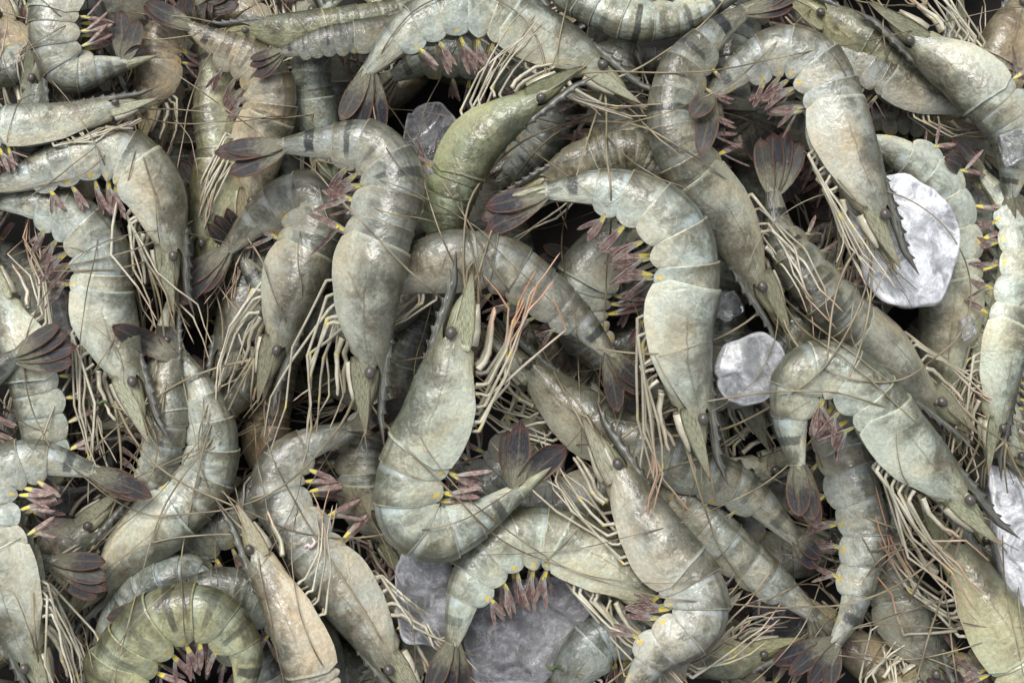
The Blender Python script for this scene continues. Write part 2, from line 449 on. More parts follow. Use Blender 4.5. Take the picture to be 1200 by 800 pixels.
class Body:
    """The bent axis of one shrimp with its local frames; s = 0 at the eyes, 1 at the tail joint."""
    def __init__(self, pts, vent, w, roll, dz=0.0, stiff=.25, car=.37, sink=.32, snout=True):
        self.R = R = w * .485 * PX
        self.pts = pts
        px = catmull(pts, NS)
        s = np.linspace(0, 1, NS)
        self.car = car
        self.prof = self.hp(s)
        ro = math.radians(roll)
        vert = .80 * abs(math.cos(ro)) + .98 * abs(math.sin(ro))
        # the snout in front of the eyes rests on its neighbours too
        step = np.linalg.norm(px[1] - px[0])
        ne = int(min(30, 1.9 * w * .5 / step)) if snout else 0
        pe = np.vstack([px[0] + (px[0] - px[2]) / 2 * np.arange(ne, 0, -1)[:, None], px]) if ne else px
        prof = np.concatenate([np.linspace(.12, .30, ne), self.prof])
        rv = R * prof * vert
        xy = at(pe[:, 0], pe[:, 1], .04)
        n_ = len(pe)
        zs = np.array([support(xy[i, 0], xy[i, 1], R * prof[i], rv[i]) for i in range(n_)]) - sink * rv
        zs = np.array([zs[max(0, i - 4):i + 5].max() for i in range(n_)])
        zs = smooth1(zs, 4.5)
        se = np.linspace(0, 1, n_)
        fit = np.polyval(np.polyfit(se, zs, 1), se)
        raw = zs.copy()
        zs = (1 - stiff) * zs + stiff * fit
        zs = np.maximum(zs, raw - .12 * rv) + dz
        arc = np.concatenate([[0], np.cumsum(np.linalg.norm(np.diff(xy, axis=0), axis=1))])
        zs = (zs[None, :] - .13 * np.abs(arc[:, None] - arc[None, :])).max(axis=1)     # a body bridges holes, it does not dive into them
        zs = smooth1(zs, 3)
        zs = np.maximum(zs, FLOOR + rv * .9)
        self.front = [(at(pe[i, 0], pe[i, 1], zs[i]), zs[i], R * prof[i], rv[i]) for i in range(ne)]
        zs, rv = zs[ne:], rv[ne:]
        xy = np.stack([at(px[i, 0], px[i, 1], zs[i]) for i in range(NS)])
        P = np.column_stack([xy, zs])
        self.hm_before = HM.copy()
        for (x_, y_), z_, r_, v_ in self.front:
            stamp(x_, y_, z_, r_, v_)
        for i in range(NS):
            stamp(P[i, 0], P[i, 1], P[i, 2], R * self.prof[i] * 1.0, rv[i])
        self.P = P
        T = unit(np.gradient(P, axis=0))
        T = np.stack([smooth1(T[:, k], 2.0) for k in range(3)], 1); T = unit(T)
        left = unit(np.column_stack([-T[:, 1], T[:, 0], np.zeros(NS)]))
        V0 = left if vent == 'L' else -left
        U = unit(np.cross(T, left))
        U = U * np.sign(U[:, 2:3])
        self.T, self.V0, self.U = T, V0, U
        self.D = -V0 * math.cos(ro) + U * math.sin(ro)
        self.L = V0 * math.sin(ro) + U * math.cos(ro)
        self.len = float(np.sum(np.linalg.norm(np.diff(P, axis=0), axis=1)))
        self.s = s
    def hp(self, s):
        """Half depth of the body at s, the carapace stretched to its own share of the length."""
        s = np.clip(s, 0, 1)
        return np.interp(np.interp(s, [0, self.car, 1], [0, .37, 1]), PROF_S, PROF_H)
    def frame(self, q):
        q = np.asarray(q, float)
        qc = np.clip(q, 0, 1)
        def I(a):
            return np.stack([np.interp(qc, self.s, a[:, k]) for k in range(3)], -1)
        C, T, D, L = I(self.P), unit(I(self.T)), unit(I(self.D)), unit(I(self.L))
        C = C + T * ((q - qc) * self.len)[..., None]
        return C, T, D, L
    def pt(self, q, d, l):
        """d, l in units of R, dorsal and lateral."""
        C, T, D, L = self.frame(q)
        return C + D * (np.asarray(d) * self.R)[..., None] + L * (np.asarray(l) * self.R)[..., None]

def shell_section(v, h, drop, lat=.82, flat=.0):
    """Cross-section of a plate, v in -1..1 from one lower edge over the back to the other."""
    a = np.abs(v); sg = np.sign(v)
    phi = np.clip(a / .66, 0, 1) * math.radians(108)
    d = h * np.cos(phi)
    l = h * lat * np.sin(phi)
    e = np.clip((a - .66) / .34, 0, 1)
    d0, l0 = h * math.cos(math.radians(108)), h * lat * math.sin(math.radians(108))
    d = np.where(a > .66, d0 - e * (drop), d)
    l = np.where(a > .66, l0 - e ** 1.6 * .22 * h, l)
    return d, l * sg

def make_blade(name, base, dirv, wid, length, width, mat, parent, tint, nrm, dark=1.0, curl=.0, seed=0.0, hm=None, tip=.62, org=None, thick=.0006, wprof=None):
    """A leaf-shaped plate with a ridge, real thickness and rounded end."""
    nu, nv = 12, 7
    u = np.linspace(0, 1, nu); v = np.linspace(-1, 1, nv)
    w = width * .5 * np.interp(u, [0, .06, .25, .5, tip, .8, .92, 1], [.20, .42, .78, .98, 1, .84, .55, .10])
    if wprof == 'scale':
        w = width * .5 * np.interp(u, [0, .1, .3, .6, .85, 1], [.75, .95, 1, .70, .34, .04])
    U_, V_ = np.meshgrid(u, v, indexing='ij')
    W = w[:, None] * V_
    bend = curl * length * U_ ** 2
    lift = (.10 * width) * (1 - np.abs(V_)) - .05 * width * np.cos(V_ * 3)
    mid = base + dirv * (U_ * length)[..., None] + wid * W[..., None]
    top = mid + nrm * (bend + lift + thick)[..., None]
    bot = mid + nrm * (bend + lift - thick * (1 - np.abs(V_)))[..., None]
    if hm is not None:
        need = hm_at(hm, top[..., 0], top[..., 1]) + .0015
        up = np.clip(need - bot[..., 2], 0, .05)
        up = smooth1(up.max(axis=1), 1.5)[:, None] * np.ones_like(up)
        top[..., 2] += up; bot[..., 2] += up
    vs = np.concatenate([top.reshape(-1, 3), bot.reshape(-1, 3)])
    n = nu * nv
    f = list(grid_faces(nu, nv)) + [tuple(n + k for k in q[::-1]) for q in grid_faces(nu, nv)]
    rim = [i * nv for i in range(nu)] + [(nu - 1) * nv + j for j in range(1, nv)] + [i * nv + nv - 1 for i in range(nu - 2, -1, -1)] + [j for j in range(nv - 2, 0, -1)]
    for a, b in zip(rim, rim[1:] + rim[:1]):
        f.append((a, b, n + b, n + a)[::-1])
    sp = np.stack([U_, np.abs(V_), np.full_like(U_, dark)], -1).reshape(-1, 3)
    uv = np.stack([U_ * length / width * 2 + seed, V_, np.full_like(U_, seed)], -1).reshape(-1, 3)
    return mesh_obj(name, vs, f, mat, parent, np.vstack([sp, sp]), np.vstack([uv, uv]), tint, org)

def ribbon_leg(name, joints, r0, r1, parent, pink, hm, org, mat='leg'):
    """A jointed leg: straight pieces, swollen joints, tapering."""
    J = np.asarray(joints, float)
    pts, rad, jn, al = [], [], [], []
    nj = len(J)
    bow = rng.normal(0, r0 * .3, (nj, 3))
    for k in range(nj - 1):
        for t in (0.0, .12, .5, .88):
            pts.append(J[k] * (1 - t) + J[k + 1] * t + (bow[k] if t == .5 else 0))
            x = (k + t) / (nj - 1)
            al.append(x)
            jn.append(1.0 if t == 0 else (.75 if t in (.12, .88) else 0.0))
            rad.append((r0 * (1 - x) + r1 * x) * {0.0: 1.08, .12: .98, .5: .92, .88: 1.02}[t])
    pts.append(J[-1]); rad.append(r1 * .25); jn.append(0); al.append(1)
    pts = np.array(pts)
    if hm is not None:
        need = hm_at(hm, pts[:, 0], pts[:, 1]) + r0
        up = np.clip(need - pts[:, 2], 0, .045)
        up = np.maximum(smooth1(up, 2.0), up * .6)
        pts[:, 2] += np.clip(up, 0, .045)
    n = 6
    v, f = tube(pts, rad, n)
    sp = np.repeat(np.column_stack([al, jn, np.full(len(al), pink)]), n, 0)
    return mesh_obj(name, v, f, mat, parent, sp, None, None, org)

def shrimp(pts, vent='L', w=70, roll=12, tint='g', label='', group=None, car=.37, band=.8, glow=.5, fan=None, legs=10, legdir=0.0, leglen=1.0, pink=.6,
           pleo=5, pleodir=0.0, ant=None, nant=2, headparts=True, tailparts=True, dz=0.0, stiff=.25, rost=1.0, yellow=1.0, sink=.14, stripes=False):
    B = Body(pts, vent, w, roll, dz, stiff, car, sink, headparts)
    R = B.R
    seed = float(rng.uniform(0, 60))
    tc = np.array(TINT[tint]) * rng.uniform(.94, 1.06) * rng.uniform(.985, 1.015, 3)
    tc = tuple(tc)
    mid = B.P[NS // 2]
    root = bpy.data.objects.new('shrimp', None)
    root.empty_display_size = .01
    org = np.array([mid[0], mid[1], mid[2] - R * .8])
    root.location = org
    COL.objects.link(root)
    root['label'] = label
    root['category'] = 'shrimp'
    root['group'] = group or 'raw shrimps heaped in the pile'
    ratio = B.len / R
    hm = B.hm_before

    # flesh inside the plates
    q = np.linspace(.035, .995, 40)
    h = B.hp(q) * .90
    h[0] *= .5; h[-1] *= .6
    ang = np.linspace(0, 2 * math.pi, 14, endpoint=False)
    Q, A = np.meshgrid(q, ang, indexing='ij')
    v = B.pt(Q, h[:, None] * np.cos(A) * np.where(np.cos(A) < 0, .92, 1.0), h[:, None] * .80 * np.sin(A))
    f = list(grid_faces(40, 14, True)) + [tuple(range(14)), tuple(39 * 14 + k for k in range(14))[::-1]]
    mesh_obj('flesh', v.reshape(-1, 3), f, 'flesh', root, None, None, tc, org)

    # abdomen plates, each lapping over the next
    bounds = car + (1 - car) * np.concatenate([[0], np.cumsum(SEGS)])
    nv = 27
    vv = np.linspace(-1, 1, nv)
    for k in range(6):
        s0, s1 = bounds[k], bounds[k + 1]
        u = np.array([-.22, -.10, 0, .12, .25, .4, .55, .7, .85, .95, 1.02, 1.035, 1.03, 1.0])
        sc = np.array([.88, .915, .945, .97, .985, .995, 1.0, 1.006, 1.016, 1.03, 1.036, 1.022, .985, .95])
        if k == 5:
            sc = np.array([.88, .915, .945, .97, .98, .985, .985, .985, .985, .985, .98, .96, .92, .85])
        if k == 5:
            u = np.append(u, [1.0, .98]); sc = np.append(sc, [.6, .2])
        U_, V_ = np.meshgrid(u, vv, indexing='ij')
        uc = np.clip(U_, 0, 1)
        lobe = np.sqrt(np.clip(np.sin(math.pi * np.clip(U_ * .96 + .02, 0, 1)), 0, 1))
        drop = (.36 + .34 * lobe) if k < 5 else (.30 + .08 * lobe) * np.where(sc[:, None] < .9, sc[:, None] * .5, 1.0) * np.interp(U_, [0, 1], [1.0, .35])
        if k == 1:
            drop = drop + .08 * lobe
        skew = .16 * np.clip(np.abs(V_) - .3, 0, 1) * (1 if k < 5 else .2)
        S = s0 + (s1 - s0) * (U_ + skew * uc)
        H = B.hp(S) * (sc[:, None] + .012 * math.sin(seed + k))
        wav = 1 + .012 * np.sin(V_ * 7 + seed + k) * (U_ > .5)
        d, l = shell_section(V_, H * wav, drop * np.interp(S, [0, 1], [1.0, .75]))
        P = B.pt(S, d, l)
        sp = np.stack([uc * .98, np.abs(V_), np.full_like(U_, band * (1.0 if k == 5 else ((.85 if k in (2, 4) else .5) if stripes or tint in 'dbkr' else (.30 if k in (2, 4) else .12))) * (.6 + .4 * math.sin(seed * 3 + k) ** 2))], -1)
        uv = np.stack([S * ratio + seed + k * .37, V_ * 2.1 + k * 1.7, np.full_like(U_, seed + k * 3.1)], -1)
        mesh_obj('abdomen_plate', P.reshape(-1, 3), list(grid_faces(len(u), nv)), 'seg', root, sp.reshape(-1, 3), uv.reshape(-1, 3), tc, org)

    # carapace
    nw = 22
    nvc = 31
    ww = np.concatenate([np.linspace(0, 1, nw - 2), [1.008, .985]])
    vc = np.linspace(-1, 1, nvc)
    W_, V_ = np.meshgrid(ww, vc, indexing='ij')
    a = np.abs(V_)
    sf = np.interp(a, [0, .12, .27, .42, .52, .62, .8, 1.0], [-.035, -.005, .030, .012, -.012, .008, .030, .09]) * car / .37
    sb = car + .012 + .03 * np.interp(a, [0, .4, .75, 1], [0, .3, 1, .2])
    S = sf + (sb - sf) * W_
    H = B.hp(S) * 1.045
    H = H * np.where(W_ > 1.0, 1.0, np.where((W_ < .99) & (W_ > .98), .94, 1.0)) * (1 + .02 * np.sin(W_ * 9 + seed))
    H = np.where(np.arange(nw)[:, None] == nw - 1, H * .93, H)
    drop = .40 + .32 * np.interp(S / car * .37, [0, .08, .2, .33, .40], [.1, .5, 1, 1, .6])
    d, l = shell_section(V_, H, drop * H, .84)
    lift = (1 - B.hp(S)) * .42
    ridge = .10 * np.exp(-(V_ / .06) ** 2) * np.interp(S, [-.05, .2, .3], [1, .7, 0])
    # cervical groove
    groove = -.10 * np.exp(-((S - (.15 + .05 * (1 - a)) * car / .37) / .010) ** 2) * np.clip(1 - np.abs(a - .33) / .25, 0, 1)
    P = B.pt(S, d + lift + ridge + groove, l * (1 + groove))
    sp = np.stack([np.clip(W_, 0, 1) * .98, a, np.full_like(W_, glow)], -1)
    uv = np.stack([S * ratio + seed, V_ * 2.2, np.full_like(W_, seed + 31)], -1)
    cp = mesh_obj('carapace', P.reshape(-1, 3), list(grid_faces(nw, nvc)), 'car', root, sp.reshape(-1, 3), uv.reshape(-1, 3), tc, org)

    C0, T0, D0, L0 = [x[0] for x in B.frame(np.array([0.02]))]
    F0 = -T0
    if headparts:
        # rostrum: toothed blade rising from the ridge of the carapace
        nr_ = 37
        q = np.linspace(.17 * car / .37, -2.15 * rost * R / B.len, nr_)
        x = np.linspace(0, 1, nr_)
        Cq, Tq, Dq, Lq = B.frame(q)
        top = np.interp(x, [0, .2, .47, .75, 1], [.84, .90, .84, .70, .74])
        hgt = np.interp(x, [0, .12, .47, .8, 1], [.08, .22, .34, .22, .02])
        tooth = np.where((np.arange(nr_) % 4 == 2) & (x > .1) & (x < .86), .10, 0.0)
        fwd = np.where(tooth > 0, -.10, 0.0)
        th = np.interp(x, [0, .5, 1], [.10, .085, .015])
        rows = []
        for i_, (dd, tt) in enumerate(((top + tooth, .15), (top - hgt * .45, 1.0), (top - hgt, .25), (top - hgt * .45, -1.0))):
            rows.append(Cq + Dq * (dd * R)[:, None] + Lq * (th * tt * R)[:, None] + (Tq * (fwd * R)[:, None] if i_ == 0 else 0))
        v = np.stack(rows, 1)
        f = list(grid_faces(nr_, 4, True)) + [(0, 1, 2, 3), tuple(nr_ * 4 - 1 - k for k in range(4))]
        sp = np.stack([np.repeat(x[:, None], 4, 1), np.zeros((nr_, 4)), np.zeros((nr_, 4))], -1)
        uv = np.stack([np.repeat(x[:, None] * 3 + seed, 4, 1), np.tile([0, .4, .8, .4], (nr_, 1)), np.full((nr_, 4), seed)], -1)
        mesh_obj('rostrum', v.reshape(-1, 3), f, 'rost', cp, sp.reshape(-1, 3), uv.reshape(-1, 3), (tc[0] * .8, tc[1] * .82, tc[2] * .86), org)
        # snout: the packed bases of feelers in front of the carapace
        x = np.linspace(0, 1, 9)
        ang = np.linspace(0, 2 * math.pi, 10, endpoint=False)
        X, A = np.meshgrid(x, ang, indexing='ij')
        rr = np.interp(X, [0, .3, .7, .93, 1], [.34, .36, .24, .10, .02]) * (1 + .10 * np.sin(A * 3 + X * 5 + seed))
        v = C0 + T0 * R * .25 + F0 * (X * 1.55 * R)[..., None] + D0 * ((rr * np.cos(A) * 1.15 + .10 + .06 * X) * R)[..., None] + L0 * ((rr * np.sin(A) * .95) * R)[..., None]
        sp = np.stack([X * .8, np.zeros_like(X), np.zeros_like(X)], -1); uv = np.stack([X * 2 + seed, A * .6, X * 0 + seed], -1)
        mesh_obj('snout', v.reshape(-1, 3), list(grid_faces(9, 10, True)), 'head', root, sp.reshape(-1, 3), uv.reshape(-1, 3), (tc[0] * 1.1, tc[1] * 1.1, tc[2]), org)
        # eyes on stalks
        for sg in (-1, 1):
            e = C0 + F0 * R * (.10 + .08 * rng.random()) + D0 * R * .40 + L0 * R * sg * .42
            b0 = C0 + T0 * R * .1 + D0 * R * .40 + L0 * R * sg * .12
            vs, f = tube([b0, (b0 + e) / 2, e], [R * .10, R * .12, R * .13], 8)
            st = mesh_obj('eyestalk', vs, f, 'flesh', cp, None, None, (tc[0] * .6, tc[1] * .6, tc[2] * .6), org)
            r = R * .165
            th_ = np.linspace(0, math.pi, 9); ph = np.linspace(0, 2 * math.pi, 12, endpoint=False)
            A, Bp = np.meshgrid(th_, ph, indexing='ij')
            v = e + F0 * (r * 1.15 * np.cos(A))[..., None] + D0 * (r * np.sin(A) * np.cos(Bp))[..., None] + L0 * (r * np.sin(A) * np.sin(Bp))[..., None]
            ey = mesh_obj('eye', v.reshape(-1, 3), list(grid_faces(9, 12, True)), 'eye', cp, None, None, None, org)
        # antennal scales and the stout antenna bases, packed into a tapering snout
        for sg in (-1, 1):
            base = C0 + T0 * R * .30 - D0 * R * .04 + L0 * R * sg * .34
            dv = unit(F0 * 1.0 + D0 * (.08 + rng.uniform(-.04, .04)) - L0 * sg * .06)
            wd = unit(D0 * .90 - L0 * sg * .42)
            wd = unit(wd - dv * np.dot(wd, dv))
            nr = np.cross(dv, wd); nr = nr * (1 if nr[2] >= 0 else -1)
            make_blade('antennal_scale', base, dv, wd, R * rng.uniform(2.2, 2.5), R * .58, 'head', root, (tc[0] * 1.2, tc[1] * 1.2, tc[2] * 1.15), nr, seed=seed + sg, tip=.34, org=org, wprof='scale')
            b1 = C0 + T0 * R * .1 - D0 * R * .26 + L0 * R * sg * .30
            vs, f = tube([b1, b1 + F0 * R * .4, b1 + F0 * R * .85 + D0 * R * .05, b1 + F0 * R * 1.15 + D0 * R * .08], [R * .19, R * .17, R * .11, R * .05], 8)
            mesh_obj('antenna_base', vs, f, 'leg', root, np.zeros((len(vs), 3)), None, None, org)
            b2 = C0 + D0 * R * .22 + L0 * R * sg * .13
            vs, f = tube([b2, b2 + F0 * R * .6, b2 + F0 * R * 1.2 - D0 * R * .05, b2 + F0 * R * 1.9 - D0 * R * rng.uniform(-.1, .3), b2 + F0 * R * 2.7 + D0 * R * rng.uniform(-.6, .3)],
                         [R * .14, R * .12, R * .07, R * .028, R * .012], 6)
            mesh_obj('antennule', vs, f, 'ant', root, np.zeros((len(vs), 3)), None, None, org)
        # mouth palps hanging below the head
        for sg in (-1, 1):
            b = B.pt(np.array([.10]), np.array([-.62]), np.array([sg * .25]))[0]
            jo = [b, b + F0 * R * .5 - D0 * R * .18, b + F0 * R * 1.15 - D0 * R * (.10 + .1 * rng.random()), b + F0 * R * 1.75 + D0 * R * rng.uniform(-.25, .1)]
            ribbon_leg('mouth_palp', jo, R * .10, R * .05, root, pink * .5, None, org)

    # walking legs
    spec = [(.38, .70), (.47, .90), (.56, 1.12), (.66, 1.22), (.76, 1.32)]
    jc = rng.normal(0, 1, 4)
    cnt = 0
    for k, (cf, ll) in enumerate(spec):
        for sg in (1, -1):
            if cnt >= legs:
                break
            cnt += 1
            q = np.array([car * cf])
            C, T, D, L = [x[0] for x in B.frame(q)]
            hh = float(B.hp(q[0]))
            base = C - D * R * hh * .92 + L * R * sg * .34
            F = -T
            # the upward side of a leg is kept near the plane of the pile
            def dirn(al, out):
                al = math.radians(al)
                return unit(F * math.sin(al) - D * math.cos(al) + L * sg * out)
            j = rng.normal(0, 1, 6) * (.8 if rng.random() > .18 else 2.4)
            j[1:4] += jc[1:4] * .6
            ll_ = ll * leglen * rng.uniform(.72, 1.12)
            base = base + T * R * rng.normal(0, .10)
            p0 = base
            p1 = p0 + dirn(22 + 8 * j[0] + legdir * .5, .22) * R * .36
            p2 = p1 + dirn(72 + 7 * j[1] + legdir + 2.5 * k, .06 + .06 * j[5]) * R * 1.6 * ll_
            p3 = p2 + dirn(88 + 8 * j[2] + legdir + 2 * k, -.05 + .08 * j[5]) * R * 1.25 * ll_
            p4 = p3 + dirn(86 + 15 * j[3] + legdir, .1 * j[4]) * R * 1.1 * ll_
            lg = ribbon_leg('walking_leg', [p0, p1, p2, p3, p4], R * float(rng.uniform(.052, .076)), R * .020, root, pink * rng.uniform(.4, 1.2), hm, org)

    # swimming legs, their ends drawn together into a bundle
    qf = bounds[1] * .55 + bounds[3] * .45
    Cf, Tf, Df, Lf = [x[0] for x in B.frame(np.array([qf]))]
    focus = Cf - Df * R * 2.1 - Tf * R * .2 * pleodir / 20
    for k in range(min(pleo, 5)):
        for sg in (1, -1):
            qs = bounds[k] + (bounds[k + 1] - bounds[k]) * .55
            C, T, D, L = [x[0] for x in B.frame(np.array([qs]))]
            hh = float(B.hp(qs))
            base = C - D * R * hh * .92 + L * R * sg * .38
            al = math.radians(34 + pleodir - 20 * k + rng.normal(0, 7))
            dv = unit(-T * math.sin(al) - D * math.cos(al) + L * sg * rng.uniform(.02, .16))
            dv = unit(dv * .55 + unit(focus + L * R * sg * .2 - base) * .8)
            wd = unit(np.cross(dv, L) * .72 + L * sg * .55)
            wd = unit(wd - dv * np.dot(wd, dv))
            nr = np.cross(dv, wd); nr = nr * (1 if nr[2] >= 0 else -1)
            sz = (1.0, 1.05, 1.0, .9, .75)[k] * rng.uniform(.88, 1.12)
            pd = make_blade('swimming_leg', base, dv, wd, R * 1.22 * sz, R * .22, 'paddle', root, None, nr, dark=yellow * float(rng.uniform(.55, 1.0)), curl=rng.uniform(-.1, .2), seed=seed + k, org=org, tip=.5)
            base2 = base + dv * R * .25 * sz
            al2 = al + math.radians(rng.uniform(12, 30))
            dv2 = unit(-T * math.sin(al2) - D * math.cos(al2) + L * sg * .1)
            wd2 = unit(wd - dv2 * np.dot(wd, dv2))
            make_blade('inner_paddle', base2, dv2, wd2, R * 1.0 * sz, R * .16, 'paddle', pd, None, nr, dark=0, curl=.1, seed=seed + k + 9, org=org, tip=.5)

    # tail fan
    C1, T1, D1, L1 = [x[0] for x in B.frame(np.array([.985]))]
    V1 = B.V0[-1]; U1 = B.U[-1]
    if tailparts:
        fan = fan or [(-6, 1.0, 55), (10, 1.05, 35), (24, 1.1, 20), (38, 1.0, 12)]
        ln = R * 1.3
        up1 = U1
        nrm = up1
        xt = np.linspace(0, 1, 9); an = np.linspace(0, 2 * math.pi, 8, endpoint=False)
        X, A = np.meshgrid(xt, an, indexing='ij')
        rt = np.interp(X, [0, .15, .4, .8, 1], [.27, .29, .22, .09, .01])
        vt = C1 - T1 * R * .15 + T1 * (X * R * 1.45)[..., None] + D1 * ((rt * np.cos(A) * .8 + .05 - .05 * X + .03 * (np.cos(A) > .9)) * R)[..., None] + L1 * (rt * np.sin(A) * .9 * R)[..., None]
        sp = np.stack([X, np.abs(np.sin(A)) * .7, X * 0], -1); uv = np.stack([X * 3 + seed, A * .5, X * 0 + seed], -1)
        mesh_obj('telson', vt.reshape(-1, 3), list(grid_faces(9, 8, True)), 'head', root, sp.reshape(-1, 3), uv.reshape(-1, 3), (tc[0] * 1.5, tc[1] * 1.5, tc[2] * 1.5), org)
        for i, (th_, lf, tilt) in enumerate(fan):
            mean_ = float(np.mean([f_[0] for f_ in fan]))
            t_ = math.radians(mean_ + (th_ - mean_) * .75 + rng.normal(0, 2))
            dv = unit(T1 * math.cos(t_) + V1 * math.sin(t_) + U1 * (-.05 + .02 * i))
            inpl = unit(V1 * math.cos(t_) - T1 * math.sin(t_))
            tl = math.radians(tilt * .6)
            wd = unit(inpl * math.cos(tl) + U1 * math.sin(tl))
            nr = np.cross(dv, wd); nr = nr * (1 if nr[2] >= 0 else -1)
            base = C1 + V1 * R * .06 * (i - 1) + U1 * R * (.16 - .06 * i)
            make_blade('tail_blade', base, dv, wd, R * 2.0 * lf, R * .80 * (1.0 if i % 2 else .9), 'blade', root, None, nr, dark=float(rng.uniform(.75, 1.0)), curl=rng.uniform(-.05, .06), seed=seed + i * 2.3, hm=hm, org=org)
    # antennae are laid over the finished pile later
    if headparts:
        e = C0 + F0 * R * .6 - D0 * R * .25
        if ant is None:
            ant = []
            for i in range(nant):
                h0 = math.atan2(F0[1], F0[0]) + rng.normal(0, .5)
                p = np.array([e[0], e[1]]); path = [p]
                step = R * 1.1
                turn = rng.normal(0, .08)
                for j in range(int(rng.integers(7, 15))):
                    h0 += turn + rng.normal(0, .10)
                    p = p + step * np.array([math.cos(h0), math.sin(h0)])
                    path.append(p)
                ant.append(np.array(path))
        else:
            ant = [np.vstack([[e[0], e[1]], at(np.array(a_)[:, 0], np.array(a_)[:, 1], .05)]) for a_ in ant]
        for i in range(2 if nant and group is None else 0):
            h0 = math.atan2(F0[1], F0[0]) + rng.normal(0, .55)
            p = np.array([e[0], e[1]]); path = [p]; turn = rng.normal(0, .13)
            for j in range(int(rng.integers(11, 24))):
                h0 += turn + rng.normal(0, .09)
                p = p + R * 1.15 * np.array([math.cos(h0), math.sin(h0)]); path.append(p)
            ant.append(np.array(path))
        for a_ in ant:
            antenna_jobs.append((root, org, a_, e[2], R))
    return B

def lay_antennae():
    for root, org, path, z0, R in antenna_jobs:
        xy = catmull(path, 70)
        L = np.linalg.norm(np.diff(xy, axis=0), axis=1).sum()
        hz = hm_at(HM, xy[:, 0], xy[:, 1]) + .0012
        mx = np.array([hz[max(0, i - 2):i + 3].max() for i in range(70)])
        z = smooth1(mx, 3.0)
        k = np.clip(np.linspace(0, 6, 70), 0, 1)
        z = z * k + (z0 + .001) * (1 - k)
        kk = (CAM_H - z) / (CAM_H - .05)
        wob = np.column_stack([smooth1(rng.normal(0, .0009, 70), 3), smooth1(rng.normal(0, .0009, 70), 3)])
        pts = np.column_stack([xy * kk[:, None] + wob, z])
        rad = np.interp(np.linspace(0, 1, 70), [0, .08, .6, 1], [R * .062, R * .036, R * .024, R * .010])
        v, f = tube(pts, rad, 5)
        sp = np.repeat(np.column_stack([np.linspace(0, 1, 70), np.zeros(70), np.zeros(70)]), 5, 0)
        mesh_obj('antenna', v, f, 'ant', root, sp, None, None, org)

# ------------------------------------------------------------------ ice
def ice(outline, thick, mat, label, dz=0.0, tilt=(0, 0), seed=0, name='ice_chunk', rough=.10):
    """A broken lump: uneven outline, domed faceted top and bottom, rounded broken rim."""
    r_ = np.random.default_rng(seed + 100)
    o = np.array(outline, float)
    c = o.mean(0)
    cz = .04
    pc = at(c[0], c[1], cz)
    closed = np.vstack([o, o[:1]])
    L = np.concatenate([[0], np.cumsum(np.linalg.norm(np.diff(closed, axis=0), axis=1))])
    n = 64
    s = np.linspace(0, L[-1], n, endpoint=False)
    ring = np.stack([np.interp(s, L, closed[:, k]) for k in range(2)], 1)
    for _ in range(5):
        ring = (np.roll(ring, 1, 0) + 2 * ring + np.roll(ring, -1, 0)) / 4
    ring = (ring - c) * 1.02 * (1 + smooth1(r_.normal(0, .09, n), 1.6))[:, None]
    size = np.linalg.norm(ring, axis=1).mean() * PX
    hs = []
    for t in np.linspace(0, .75, 4):
        for a in np.linspace(0, 2 * math.pi, 12, endpoint=False):
            k = int(a / (2 * math.pi) * n) % n
            hs.append(hm_at(HM, pc[0] + ring[k, 0] * PX * t, pc[1] - ring[k, 1] * PX * t))
    z0 = float(np.percentile(hs, 85)) + thick * .15 + dz
    pc = at(c[0], c[1], z0)
    kz = PX * (CAM_H - z0) / CAM_H
    levels = [(.02, 1.0), (.2, 1.0), (.4, .98), (.6, .96), (.76, .93), (.87, .86), (.94, .74), (.98, .52), (1.0, .1), (.985, -.3), (.95, -.55), (.85, -.8), (.6, -.95), (.3, -1.0), (.02, -1.0)]
    vs = []
    fx = r_.normal(0, 1, (5, 3))
    for (rr, zz) in levels:
        p = ring * rr * kz
        z = np.full(n, zz * thick * .5)
        if zz > 0:
            cut = np.min([thick * .5 * (a[2] * .12 + .98) - (p[:, 0] * a[0] + p[:, 1] * a[1]) / size * thick * .15 for a in fx], axis=0)
            z = np.minimum(z, np.maximum(cut, -thick * .1 * zz))
        z = z + smooth1(r_.normal(0, thick * rough * .5, n), 1.0) * rr ** 2
        p = p * (1 + .02 * np.sin(np.arange(n) * .4 + zz * 5))[:, None] if abs(zz) < .6 else p
        z = z + p[:, 0] * tilt[0] - p[:, 1] * tilt[1]
        vs.append(np.column_stack([p[:, 0], -p[:, 1], z]))
    v = np.vstack(vs)
    f = list(grid_faces(len(levels), n, True)) + [tuple(range(n))[::-1], tuple((len(levels) - 1) * n + k for k in range(n))]
    sp = np.repeat(np.array([[rr if zz > -.2 else 0, 0, 0] for rr, zz in levels]), n, 0)
    ob = mesh_obj(name, v, f, mat, None, sp)
    ob.location = (pc[0], pc[1], z0)
    ob['label'] = label
    ob['category'] = 'ice'
    ob['group'] = 'pieces of melting ice among the shrimps'
    # the ice carries what is laid on it
    for (rr, zz) in levels[1:8]:
        for k in range(n):
            x, y = pc[0] + ring[k, 0] * rr * kz, pc[1] - ring[k, 1] * rr * kz
            i, j = int(round(x / CELL + GX / 2)), int(round(y / CELL + GY / 2))
            if 0 <= i < GX and 0 <= j < GY:
                HM[j, i] = max(HM[j, i], z0 + zz * thick * .5 + ring[k, 0] * rr * kz * tilt[0] + ring[k, 1] * rr * kz * tilt[1])
    return ob

